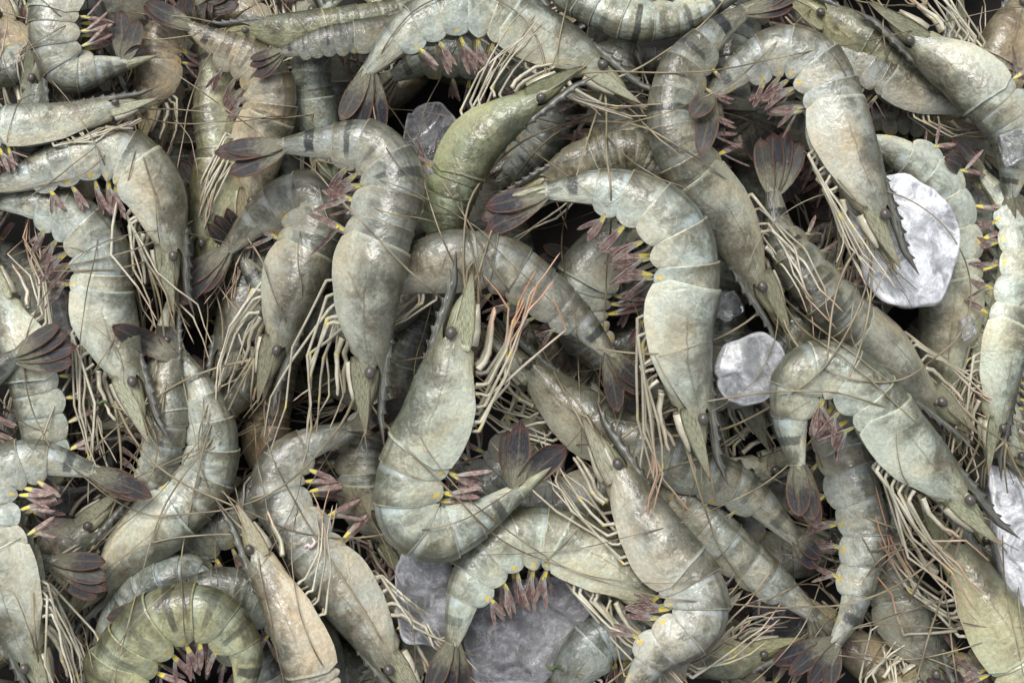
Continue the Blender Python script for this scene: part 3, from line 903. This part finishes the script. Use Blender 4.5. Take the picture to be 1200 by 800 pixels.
# ------------------------------------------------------------------ setting: the wet tray under the heap
tv = []
for x in np.linspace(-.62, .62, 33):
    for y in np.linspace(-.48, .48, 25):
        e = max(abs(x) / .62, abs(y) / .48)
        tv.append((x, y, FLOOR - .002 + (.09 if e > .98 else 0) + .0012 * math.sin(x * 41 + 1) * math.cos(y * 37)))
tr = mesh_obj('tray_floor', tv, grid_faces(33, 25), 'tray')
tr['kind'] = 'structure'

# ------------------------------------------------------------------ the heap, bottom first (photo positions, head first)
BUR = dict(k='buried dark grey shrimp showing only dim strips in gaps of the heap', d='buried mid grey shrimp showing only strips in gaps of the heap', b='buried brownish shrimp showing only strips in gaps of the heap', g='buried grey-green shrimp showing only strips in gaps of the heap')
BG = 'shrimps buried at the bottom of the heap'
for j_ in range(6):
    for i_ in range(8):
        x_, y_ = 60 + i_ * 155 + float(rng.uniform(-35, 35)), 50 + j_ * 140 + float(rng.uniform(-35, 35))
        a_, k_ = float(rng.uniform(0, 6.28)), float(rng.choice([-1, 1]))
        p_ = []
        for t_ in range(5):
            p_.append((x_, y_))
            x_, y_ = x_ + 62 * math.cos(a_), y_ + 62 * math.sin(a_)
            a_ += k_ * float(rng.uniform(.25, .6))
        if -60 < p_[2][0] < 1260 and -60 < p_[2][1] < 860:
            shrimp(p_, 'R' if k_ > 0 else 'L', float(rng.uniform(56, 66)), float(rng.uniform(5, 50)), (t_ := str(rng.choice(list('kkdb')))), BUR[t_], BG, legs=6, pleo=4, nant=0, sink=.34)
# whatever bare floor is left gets a shrimp of its own
for n_ in range(26):
    blur = HM.copy()
    for _ in range(3):
        for ax in (0, 1):
            blur = (np.roll(blur, 5, ax) + blur + np.roll(blur, -5, ax)) / 3
    blur[:90] = 9; blur[-90:] = 9; blur[:, :94] = 9; blur[:, -94:] = 9
    j_, i_ = np.unravel_index(np.argmin(blur), blur.shape)
    if blur[j_, i_] > FLOOR + .018:
        break
    cx_, cy_ = 600 + gx[i_] / PX, 400 - gy[j_] / PX
    a_, k_ = float(rng.uniform(0, 6.28)), float(rng.choice([-1, 1]))
    p_ = [(cx_ + 130 * t_ * math.cos(a_ + k_ * .5 * t_), cy_ + 130 * t_ * math.sin(a_ + k_ * .5 * t_)) for t_ in (-1, -.5, 0, .5, 1)]
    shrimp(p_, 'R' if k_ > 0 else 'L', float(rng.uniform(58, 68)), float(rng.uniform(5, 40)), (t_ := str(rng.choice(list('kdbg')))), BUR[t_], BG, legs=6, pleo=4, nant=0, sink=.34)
for p_, v_, w_, t_ in [
    ([(40, 60), (60, 130), (120, 170), (190, 160)], 'L', 66, 'd'), ([(230, 260), (200, 190), (200, 120), (215, 60)], 'L', 64, 'k'),
    ([(360, 20), (380, 90), (370, 150), (330, 210)], 'R', 66, 'd'), ([(620, 20), (650, 90), (640, 160), (580, 220)], 'R', 68, 'k'),
    ([(760, 230), (730, 150), (720, 80), (740, 30)], 'L', 70, 'd'), ([(900, 250), (880, 180), (900, 110), (960, 90)], 'R', 62, 'd'),
    ([(1180, 190), (1130, 150), (1060, 130), (1000, 150)], 'L', 66, 'g'), ([(1160, 330), (1140, 260), (1080, 230), (1010, 240)], 'R', 66, 'd'),
    ([(60, 470), (70, 390), (40, 320), (0, 290)], 'L', 66, 'd'), ([(270, 420), (290, 350), (290, 280), (250, 230)], 'R', 64, 'k'),
    ([(470, 470), (470, 390), (520, 330), (590, 330)], 'R', 62, 'k'), ([(740, 270), (690, 320), (680, 380), (720, 440)], 'L', 72, 'g'),
    ([(880, 480), (850, 410), (850, 340), (880, 290)], 'L', 60, 'k'), ([(640, 480), (600, 540), (560, 590), (580, 660)], 'R', 66, 'k'),
    ([(460, 640), (430, 580), (430, 510), (470, 460)], 'L', 64, 'd'), ([(60, 720), (90, 650), (130, 600), (110, 560)], 'R', 66, 'g'),
    ([(240, 700), (220, 640), (270, 610), (300, 560)], 'R', 60, 'k'), ([(880, 760), (820, 730), (800, 660), (850, 600)], 'L', 64, 'd'),
    ([(1090, 790), (1060, 720), (1040, 640), (1060, 560)], 'L', 66, 'k'), ([(1180, 590), (1160, 530), (1180, 470), (1230, 430)], 'R', 70, 'g'),
    ([(440, 800), (480, 760), (500, 690), (470, 640)], 'R', 60, 'k'), ([(960, 330), (930, 400), (860, 450), (790, 460)], 'L', 62, 'k'),
    ([(660, 800), (650, 730), (690, 700), (760, 720)], 'L', 70, 'g'), ([(130, 20), (170, 60), (190, 120), (180, 180)], 'L', 58, 'b'),
]:
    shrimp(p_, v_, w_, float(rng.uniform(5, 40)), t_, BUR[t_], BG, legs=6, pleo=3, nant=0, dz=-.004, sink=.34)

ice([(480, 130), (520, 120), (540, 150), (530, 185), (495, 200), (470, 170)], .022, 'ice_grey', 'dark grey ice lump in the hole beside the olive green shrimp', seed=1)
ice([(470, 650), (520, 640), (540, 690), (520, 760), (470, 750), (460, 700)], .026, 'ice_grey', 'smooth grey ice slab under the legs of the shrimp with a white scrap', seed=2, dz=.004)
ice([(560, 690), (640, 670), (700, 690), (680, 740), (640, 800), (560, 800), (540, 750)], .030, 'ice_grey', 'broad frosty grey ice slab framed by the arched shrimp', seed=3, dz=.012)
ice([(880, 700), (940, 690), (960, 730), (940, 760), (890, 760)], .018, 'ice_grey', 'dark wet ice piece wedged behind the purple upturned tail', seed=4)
ice([(50, 350), (80, 340), (90, 400), (70, 440), (50, 410)], .02, 'ice_clear', 'clear ice sliver beside the cream legs below a yellow-dotted belly', seed=5, dz=.004)
ice([(60, 570), (110, 570), (120, 610), (80, 620), (55, 600)], .018, 'ice_clear', 'small clear ice lump behind the purple paddle tail', seed=6, dz=.006)

# --- lower, partly covered shrimps
shrimp([(10, 20), (25, 70), (50, 110), (90, 130)], 'L', 60, 20, 'b', 'tan shrimp back behind the vertical antenna, under the flat-lying head', legs=4)
shrimp([(175, 130), (185, 80), (190, 45), (230, 10)], 'R', 52, 30, 'b', 'brownish slender shrimp between the heart-shaped tail and the brown shrimp', legs=4, pleo=3)
shrimp([(245, 285), (252, 225), (260, 180), (252, 130), (250, 85), (235, 50)], 'R', 62, 25, 'y', 'yellow-green shrimp lying straight beneath the brown shrimp', glow=.2)
shrimp([(385, 190), (372, 130), (365, 90), (372, 40), (390, 5)], 'L', 52, 35, 'c', 'bluish grey shrimp body left of the downward tail fan', legs=4)
shrimp([(290, 40), (340, 38), (400, 30), (460, 18), (520, -10)], 'R', 48, 35, 'y', 'long dark green shrimp head along the top of the heap', legs=6, nant=1)
shrimp([(470, 30), (440, 40), (380, 50), (330, 62)], 'L', 40, 10, 'k', 'shrimp with dark violet tail below the long green head', legs=0, pleo=0, nant=0)
shrimp([(960, 20), (1010, 50), (1050, 75), (1100, 70)], 'R', 60, 40, 'y', 'pale yellow-green shell between the toothed dark rostrum and the arched shrimp', legs=2)
shrimp([(1200, 10), (1180, 50), (1165, 90), (1180, 130), (1215, 150)], 'L', 66, 20, 'b', 'striped brown shrimp under pink and cream legs', band=1.0, stripes=True)
shrimp([(640, 215), (690, 190), (745, 178), (790, 205)], 'R', 60, 50, 'r', 'tan mottled shrimp back above the arched tail', legs=4, nant=0)
shrimp([(840, 150), (870, 165), (905, 150), (915, 185)], 'L', 52, 15, 'd', 'grey shrimp whose purple-tipped tail hangs under the arch', legs=0, pleo=2, nant=0, fan=[(0, 1.1, 30), (-14, 1.1, 12), (14, 1.0, 12)])
shrimp([(470, 480), (478, 430), (490, 385), (500, 345)], 'L', 58, 70, 'k', 'dark shrimp with pale cross bars beside the upright head', legs=0, nant=0, tailparts=False)
shrimp([(330, 580), (315, 520), (320, 465), (335, 420), (370, 395)], 'L', 60, 35, 'b', 'brownish carapace under the dangling legs and long thick antenna', legs=6, nant=0)
shrimp([(195, 400), (192, 445), (195, 500), (180, 560), (140, 590)], 'R', 56, 30, 'p', 'pale grey-green carapace left of the narrow upright tail', legs=4, nant=1)
shrimp([(5, 340), (30, 415), (48, 480), (55, 540), (30, 600)], 'L', 62, 15, 'p', 'pale shrimp with a reddish rostrum beside clear ice', glow=.3, legs=10, pink=1.0)
shrimp([(105, 610), (75, 640), (60, 680), (70, 730)], 'R', 62, 30, 'g', 'green plated shrimp tail beneath the purple paddle blade', legs=0, nant=0)
shrimp([(110, 800), (140, 735), (170, 690), (215, 670), (260, 690)], 'L', 58, 60, 'c', 'smooth blue-grey shrimp back beside the olive striped shrimp', legs=4, nant=0)
shrimp([(890, 760), (850, 770), (805, 750), (780, 700), (790, 660)], 'R', 56, 30, 'y', 'olive shrimp carapace lying under the forked bottom antennae', legs=6)
shrimp([(665, 820), (678, 775), (710, 745), (755, 740), (790, 705)], 'R', 60, 25, 'c', 'blue-grey mottled shrimp right of the frosty ice slab', legs=4, nant=0, band=.2)
shrimp([(1195, 530), (1165, 500), (1170, 440), (1210, 400)], 'R', 62, 30, 'p', 'pale shrimp back near the white ice wall at the heap edge', legs=2, nant=0)
shrimp([(770, 565), (820, 608), (860, 644), (905, 680), (955, 722)], 'R', 62, 25, 'g', 'scaly looking grey-green shrimp between two diagonal bodies', legs=4, nant=0, band=.1, car=.2)
# deep holes between the lower shrimps hold more of them
for n_ in range(16):
    blur = HM.copy()
    for _ in range(3):
        for ax in (0, 1):
            blur = (np.roll(blur, 5, ax) + blur + np.roll(blur, -5, ax)) / 3
    blur[:90] = 9; blur[-90:] = 9; blur[:, :94] = 9; blur[:, -94:] = 9
    j_, i_ = np.unravel_index(np.argmin(blur), blur.shape)
    if blur[j_, i_] > -.022:
        break
    cx_, cy_ = 600 + gx[i_] / PX, 400 - gy[j_] / PX
    a_, k_ = float(rng.uniform(0, 6.28)), float(rng.choice([-1, 1]))
    p_ = [(cx_ + 130 * t_ * math.cos(a_ + k_ * .5 * t_), cy_ + 130 * t_ * math.sin(a_ + k_ * .5 * t_)) for t_ in (-1, -.5, 0, .5, 1)]
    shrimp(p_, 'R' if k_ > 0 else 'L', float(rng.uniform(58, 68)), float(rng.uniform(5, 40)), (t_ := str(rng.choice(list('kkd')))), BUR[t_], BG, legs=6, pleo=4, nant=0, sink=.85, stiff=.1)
shrimp([(612, 432), (640, 458), (700, 500), (770, 530), (830, 555), (880, 580), (932, 632)], 'R', 70, 20, 'd', 'dark diagonal shrimp with a toothed head under pink legs', legs=10, fan=[(-10, .6, 60), (6, .7, 40)], car=.33, ant=[[(590, 400), (575, 360), (560, 300)], [(640, 440), (760, 420), (830, 400)]])
shrimp([(762, 712), (717, 668), (673, 640), (627, 628), (580, 645), (548, 692), (532, 752)], 'L', 74, 5, 'p', 'pale arched shrimp framing the frosty grey ice slab', fan=[(-14, 1.0, 40), (4, 1.05, 55), (18, 1.0, 30)], pleo=5, pleodir=-30, legdir=-1)
shrimp([(1138, 134), (1083, 112), (1033, 88), (990, 62), (950, 60)], 'L', 52, 10, 'g', 'slim shrimp with pale parallel legs and head pointing to clear ice', car=.5, legs=8, legdir=15, glow=.2)
shrimp([(1072, 38), (1107, 67), (1150, 106), (1190, 160), (1185, 230)], 'L', 68, -5, 'g', 'shrimp with dark toothed rostrum and curled cream-pink legs', car=.45, glow=.25, legs=8, legdir=-5, pink=.9, ant=[[(1020, 5), (960, -20)], [(1060, 0), (1040, -40)]])
shrimp([(1118, 465), (1110, 410), (1112, 350), (1112, 280), (1095, 215), (1050, 178), (1010, 165)], 'R', 72, 12, 'p', 'milky pale shrimp curving around the white ice block', glow=.4, legs=8, band=.3)
shrimp([(1160, 500), (1168, 440), (1180, 380), (1192, 310), (1180, 245), (1150, 205)], 'L', 60, 0, 'p', 'pale yellowish shrimp with a curtain of cream legs', legs=10, legdir=5, leglen=1.2, pink=.2, glow=.2)
shrimp([(1098, 470), (1050, 428), (1000, 383), (950, 328), (915, 275), (905, 225)], 'R', 70, 45, 'd', 'dark brown-banded diagonal shrimp with long legs, below the white ice block', glow=.1, legs=8, band=1.0, ant=[[(1140, 510), (1170, 560)], [(1120, 500), (1175, 540), (1200, 600)]], stripes=True)
ice([(990, 230), (1040, 205), (1085, 215), (1120, 260), (1115, 320), (1095, 358), (1050, 360), (1010, 320)], .034, 'ice_white', 'big white cloudy ice block beside the arched shrimp head', seed=7, dz=.030, tilt=(.05, .02))
ice([(1160, 560), (1210, 550), (1225, 640), (1220, 740), (1185, 720), (1165, 650)], .03, 'ice_white', 'bright white ice wall at the heap edge crossed by dark antennae', seed=8, dz=.01)
ice([(1170, 160), (1195, 150), (1205, 185), (1180, 195)], .016, 'ice_clear', 'small crushed clear ice near the pale yellowish shrimp', seed=9, dz=.004)
ice([(1080, 125), (1098, 130), (1105, 158), (1085, 165)], .010, 'ice_clear', 'tiny clear ice chip on the pale parallel legs', seed=10, dz=.006)

# --- upper shrimps, whole bodies in view
shrimp([(640, -30), (700, 8), (748, 25), (800, 22), (860, -5)], 'L', 56, 35, 'p', 'pale shrimp body with brown-orange cross stripes at the top', band=1.0, legs=0, nant=0, car=.2, stripes=True)
shrimp([(292, 235), (306, 170), (318, 130), (316, 98), (294, 70), (260, 54), (225, 34)], 'L', 64, 25, 'b', 'brown wrinkled shrimp with dark folded back', legs=10, glow=.3, band=1.0, fan=[(0, 1.0, 30), (14, 1.0, 50)], yellow=.3, stripes=True)
shrimp([(95, -70), (72, -20), (64, 40), (82, 84), (122, 80), (148, 74)], 'L', 62, 10, 'g', 'green-grey shrimp hooked under its heart-shaped dark tail', legs=0, nant=0, fan=[(62, .9, 8), (84, 1.0, 4), (5, .5, 60)], band=.6, pleo=3)
shrimp([(700, 90), (650, 55), (605, 28), (565, 12), (525, 15), (480, 36), (432, 84)], 'L', 70, 5, 'p', 'pale shrimp draped across the top with its tail fan hanging down', glow=.6, legs=8, legdir=13, fan=[(14, 1.0, 15), (34, 1.1, 40), (56, 1.05, 10)], band=.1, pink=.2, pleodir=5, ant=[[(770, 160), (820, 200)], [(660, 270), (675, 380), (683, 530)]])
shrimp([(632, 108), (592, 135), (555, 172), (534, 217), (522, 262), (540, 310)], 'R', 62, 18, 'o', 'olive green shrimp with raised toothed head, below the shrimp draped on top', car=.52, glow=0, legs=8, legdir=-11, pink=.1, pleo=2, tailparts=False, dz=.016)
shrimp([(895, 335), (862, 275), (818, 215), (790, 150), (798, 85), (835, 42), (872, 15)], 'R', 70, 30, 'd', 'long dark diagonal shrimp with long legs trailing beside it', glow=.15, legs=7, legdir=13, leglen=1.35, pink=.5, fan=[(14, 1.1, 25), (28, .9, 40), (0, 1.0, 40)], band=1.0, ant=[[(945, 372), (1040, 445), (1137, 530)], [(940, 385), (1000, 430), (1130, 545)]], stripes=True)
ice([(833, 440), (850, 402), (885, 388), (918, 405), (922, 440), (905, 465), (872, 477), (845, 462)], .012, 'ice_frost', 'flat rounded frosty ice disc below the long diagonal shrimp head', seed=12, dz=.010, tilt=(.05, -.1), rough=.05)
ice([(835, 345), (862, 340), (872, 365), (850, 378), (832, 368)], .016, 'ice_clear', 'small clear ice bead beside a diagonal shrimp eye', seed=13, dz=.004)
ice([(1122, 375), (1138, 370), (1144, 390), (1130, 400)], .010, 'ice_clear', 'tiny ice crumb lodged among cream legs', seed=14, dz=.006)
shrimp([(1022, 258), (1004, 212), (988, 165), (974, 115), (952, 74), (915, 60), (875, 78), (832, 112)], 'L', 72, 8, 'g', 'arched shrimp with tan patch on its head, above white ice', glow=1.0, legs=9, legdir=12, pink=.15, leglen=1.15, fan=[(40, 1.2, 8), (5, .7, 50), (56, .9, 30)], band=1.0, pleodir=-25, car=.40, yellow=.6, ant=[[(1045, 320), (1070, 360)], [(1010, 310), (1000, 400), (1060, 440)]])
shrimp([(320, 408), (338, 350), (362, 290), (370, 240), (345, 232), (305, 255), (268, 292)], 'L', 72, 22, 'd', 'dark speckled shrimp whose violet paddle tail points down', glow=.1, legs=8, pink=.3, fan=[(2, 1.3, 10), (-12, 1.1, 35), (14, .9, 50)], band=.3, pleodir=-10)
shrimp([(150, 455), (134, 410), (122, 350), (118, 295), (85, 255), (40, 240), (0, 238)], 'L', 72, 10, 'p', 'cream-bellied shrimp below the yellow-dotted arch', glow=.8, legs=10, leglen=1.2, pink=.1, ant=[[(170, 500), (150, 560)], [(120, 480), (100, 540)]])
shrimp([(195, 300), (190, 262), (182, 225), (160, 192), (125, 178), (80, 190), (32, 208), (-5, 220)], 'L', 68, 8, 'p', 'pale arched shrimp with bright yellow dots along its belly', glow=.6, legs=10, legdir=13, pink=.4, leglen=1.15, band=.1, fan=[(-6, 1.0, 50), (8, 1.0, 40)], ant=[[(165, 345), (100, 450), (28, 535)], [(210, 350), (180, 390)]])
shrimp([(140, 130), (100, 139), (50, 145), (0, 150), (-60, 165)], 'L', 48, 5, 'p', 'flat pale shrimp head with a small red mark, legs tucked below', car=.62, glow=.2, legs=8, legdir=17, pink=.3, leglen=.8, ant=[[(215, 150), (235, 230)], [(40, 110), (12, 150), (8, 215)]])
shrimp([(440, 345), (485, 318), (535, 303), (588, 308), (635, 340), (677, 374), (712, 412)], 'R', 66, 28, 'g', 'straight-bodied shrimp with black bar near its purple-tipped tail', legs=5, headparts=False, glow=.2, fan=[(38, 1.15, 8), (-6, .95, 55), (4, 1.0, 45)], band=1.0, pleodir=20, yellow=1)
shrimp([(427, 435), (429, 375), (436, 318), (450, 262), (462, 212), (435, 172), (385, 168), (335, 172)], 'L', 76, 22, 'd', 'dark speckled shrimp with head down and dark tail sideways', glow=.1, legs=9, pink=.2, leglen=1.25, fan=[(4, 1.15, 30), (22, 1.0, 35), (-4, 1.0, 60)], band=1.0, pleodir=5, ant=[[(397, 440), (300, 500), (217, 532), (100, 590), (0, 645)], [(405, 440), (310, 490), (215, 540), (140, 560)]], stripes=True)
shrimp([(808, 492), (797, 435), (795, 380), (804, 325), (792, 272), (750, 236), (700, 222), (642, 226)], 'L', 78, 6, 'p', 'large smooth pale arch-shaped shrimp with reddish swimming legs', glow=.7, legs=9, legdir=10, leglen=1.25, pink=.7, fan=[(28, 1.15, 8), (6, 1.0, 50), (16, 1.1, 30)], band=1.0, pleodir=-20, yellow=.9, car=.39, ant=[[(815, 560), (800, 600)], [(700, 520), (600, 520)]])
shrimp([(128, 810), (150, 765), (190, 724), (245, 718), (287, 760), (285, 815)], 'R', 76, 18, 'y', 'olive shrimp with ridged overlapping plates curled at the bottom', car=.12, legs=0, headparts=False, band=1.0, glow=0, tailparts=False, stripes=True)
shrimp([(304, 640), (330, 695), (358, 765), (385, 840)], 'L', 62, 15, 'r', 'pinkish cream shrimp head tucked under a speckled belly', car=.7, glow=.8, legs=8, legdir=-19, pink=.6, pleo=0, tailparts=False, ant=[[(285, 600), (268, 540), (262, 470)], [(287, 645), (200, 690), (150, 740), (117, 800)], [(315, 720), (335, 810)]], )
shrimp([(112, 684), (150, 645), (200, 606), (240, 562), (250, 510), (236, 460), (214, 420)], 'L', 72, 12, 'p', 'cream shrimp curving from narrow upright tail down to dark mouth', glow=.9, legs=7, legdir=17, pink=.2, leglen=1.0, fan=[(-4, .8, 50), (30, 1.15, 12)], band=.6, yellow=.7, ant=[[(80, 720), (60, 780)], [(95, 730), (110, 790)]])
shrimp([(45, 775), (22, 710), (6, 650), (-10, 590), (5, 552), (48, 538), (108, 552)], 'R', 70, 8, 'p', 'pale shrimp with many cream legs and a purple paddle tail', glow=.3, legs=10, legdir=5, leglen=1.25, pink=.15, fan=[(18, 1.15, 8), (0, .9, 40), (8, 1.0, 25)], band=1.0, pleodir=-10, ant=[[(70, 830)], [(20, 700), (0, 690)]])
shrimp([(468, 778), (430, 722), (385, 668), (345, 612), (325, 570), (345, 530), (412, 502)], 'R', 74, 14, 'g', 'speckled shrimp with a white scrap on its side and comb-like legs', glow=.4, legs=10, leglen=.95, legdir=1, pink=.4, fan=[(-2, 1.3, 12), (8, .8, 50), (-10, .9, 40)], band=.2, pleodir=5, ant=[[(500, 810)], [(330, 560), (315, 480), (330, 400)]])
shrimp([(543, 388), (530, 440), (508, 495), (482, 550), (478, 600), (512, 626), (560, 606), (607, 574)], 'L', 80, 12, 'p', 'pale hook-shaped shrimp with upright head and bright yellow belly spots', glow=.5, legs=10, legdir=-1, pink=1.2, leglen=1.0, fan=[(60, 1.05, 12), (72, .9, 40), (2, .9, 45), (-4, 1.0, 30)], band=.8, pleodir=-10, ant=[[(563, 340), (545, 260), (530, 190)], [(570, 403), (610, 460), (655, 535)], [(590, 480), (612, 540)]])
shrimp([(714, 548), (738, 590), (775, 640), (812, 685), (815, 730), (770, 765), (735, 815)], 'R', 74, 14, 'g', 'plated shrimp with raised narrow head, bent double over the ice slab', glow=.2, legs=9, legdir=1, pink=.2, leglen=1.1, band=.1, car=.42, pleodir=-20, ant=[[(690, 490), (640, 430)], [(690, 600), (620, 680), (598, 730), (615, 800)], [(745, 560), (860, 520), (950, 470)]])
shrimp([(1055, 478), (1012, 466), (986, 508), (1000, 570), (1014, 620), (1008, 670), (997, 716), (978, 752)], 'R', 66, 25, 'g', 'straight green-grey shrimp ending in a dark upturned purple tail', car=.3, headparts=False, legs=0, fan=[(2, 1.0, 35), (48, 1.25, 8), (30, 1.1, 14), (-34, .9, 25)], band=.9, pleodir=-20)
shrimp([(1104, 636), (1135, 682), (1168, 732), (1200, 790), (1230, 850)], 'R', 78, 10, 'y', 'shrimp climbing beside the white ice wall with pink bent legs', car=.62, glow=.4, legs=9, legdir=-5, pink=1.2, leglen=1.05, tailparts=False, pleo=1, ant=[[(1060, 560), (1050, 500)], [(1040, 640), (900, 704), (800, 797)], [(1040, 650), (990, 710), (905, 800)]])
shrimp([(1122, 592), (1082, 548), (1045, 500), (1010, 455), (968, 432), (935, 445), (927, 492), (935, 542)], 'L', 74, 8, 'p', 'pale shrimp hooked over with black bar and fanned maroon swimming legs', glow=.2, legs=10, legdir=5, pink=.8, leglen=1.2, fan=[(12, 1.15, 8), (-8, .9, 45), (2, 1.0, 30)], band=1.0, pleodir=-15, yellow=1.0, ant=[[(1150, 600), (1175, 640), (1200, 690)], [(1140, 560), (1165, 545), (1190, 600)]])

# --- small scraps
def scrap(px, path, r, mat, name, label, cat):
    z = [float(hm_at(HM, *at(a, b, .06))) + .0006 for a, b in path]
    z = [max(z)] * len(z)
    pts = np.array([[*at(a, b, zz), zz] for (a, b), zz in zip(path, z)])
    v, f = tube(catmull(pts, 14), r * np.interp(np.linspace(0, 1, 14), [0, .3, .7, 1], [.4, 1, .9, .3]), 6)
    o = mesh_obj(name, v - pts[0], f, mat)
    o.location = pts[0]
    o['label'] = label
    o['category'] = cat
scrap(0, [(356, 641), (361, 638), (364, 641), (369, 635), (366, 630)], .0011, 'scrap', 'flesh_scrap', 'tiny white curled scrap stuck on a speckled shrimp side', 'scrap')
scrap(0, [(640, 778), (646, 784), (652, 780), (660, 786)], .0010, 'green', 'weed_scrap', 'tiny dark green weed shred on the frosty ice slab', 'weed')
scrap(0, [(105, 466), (112, 474), (122, 470), (128, 478)], .0010, 'green', 'weed_scrap', 'tiny green weed shred among cream legs and ice', 'weed')
scrap(0, [(152, 128), (157, 130), (161, 127)], .0017, 'red', 'red_flake', 'tiny red flake lying on the flat pale shrimp head', 'flake')


lay_antennae()
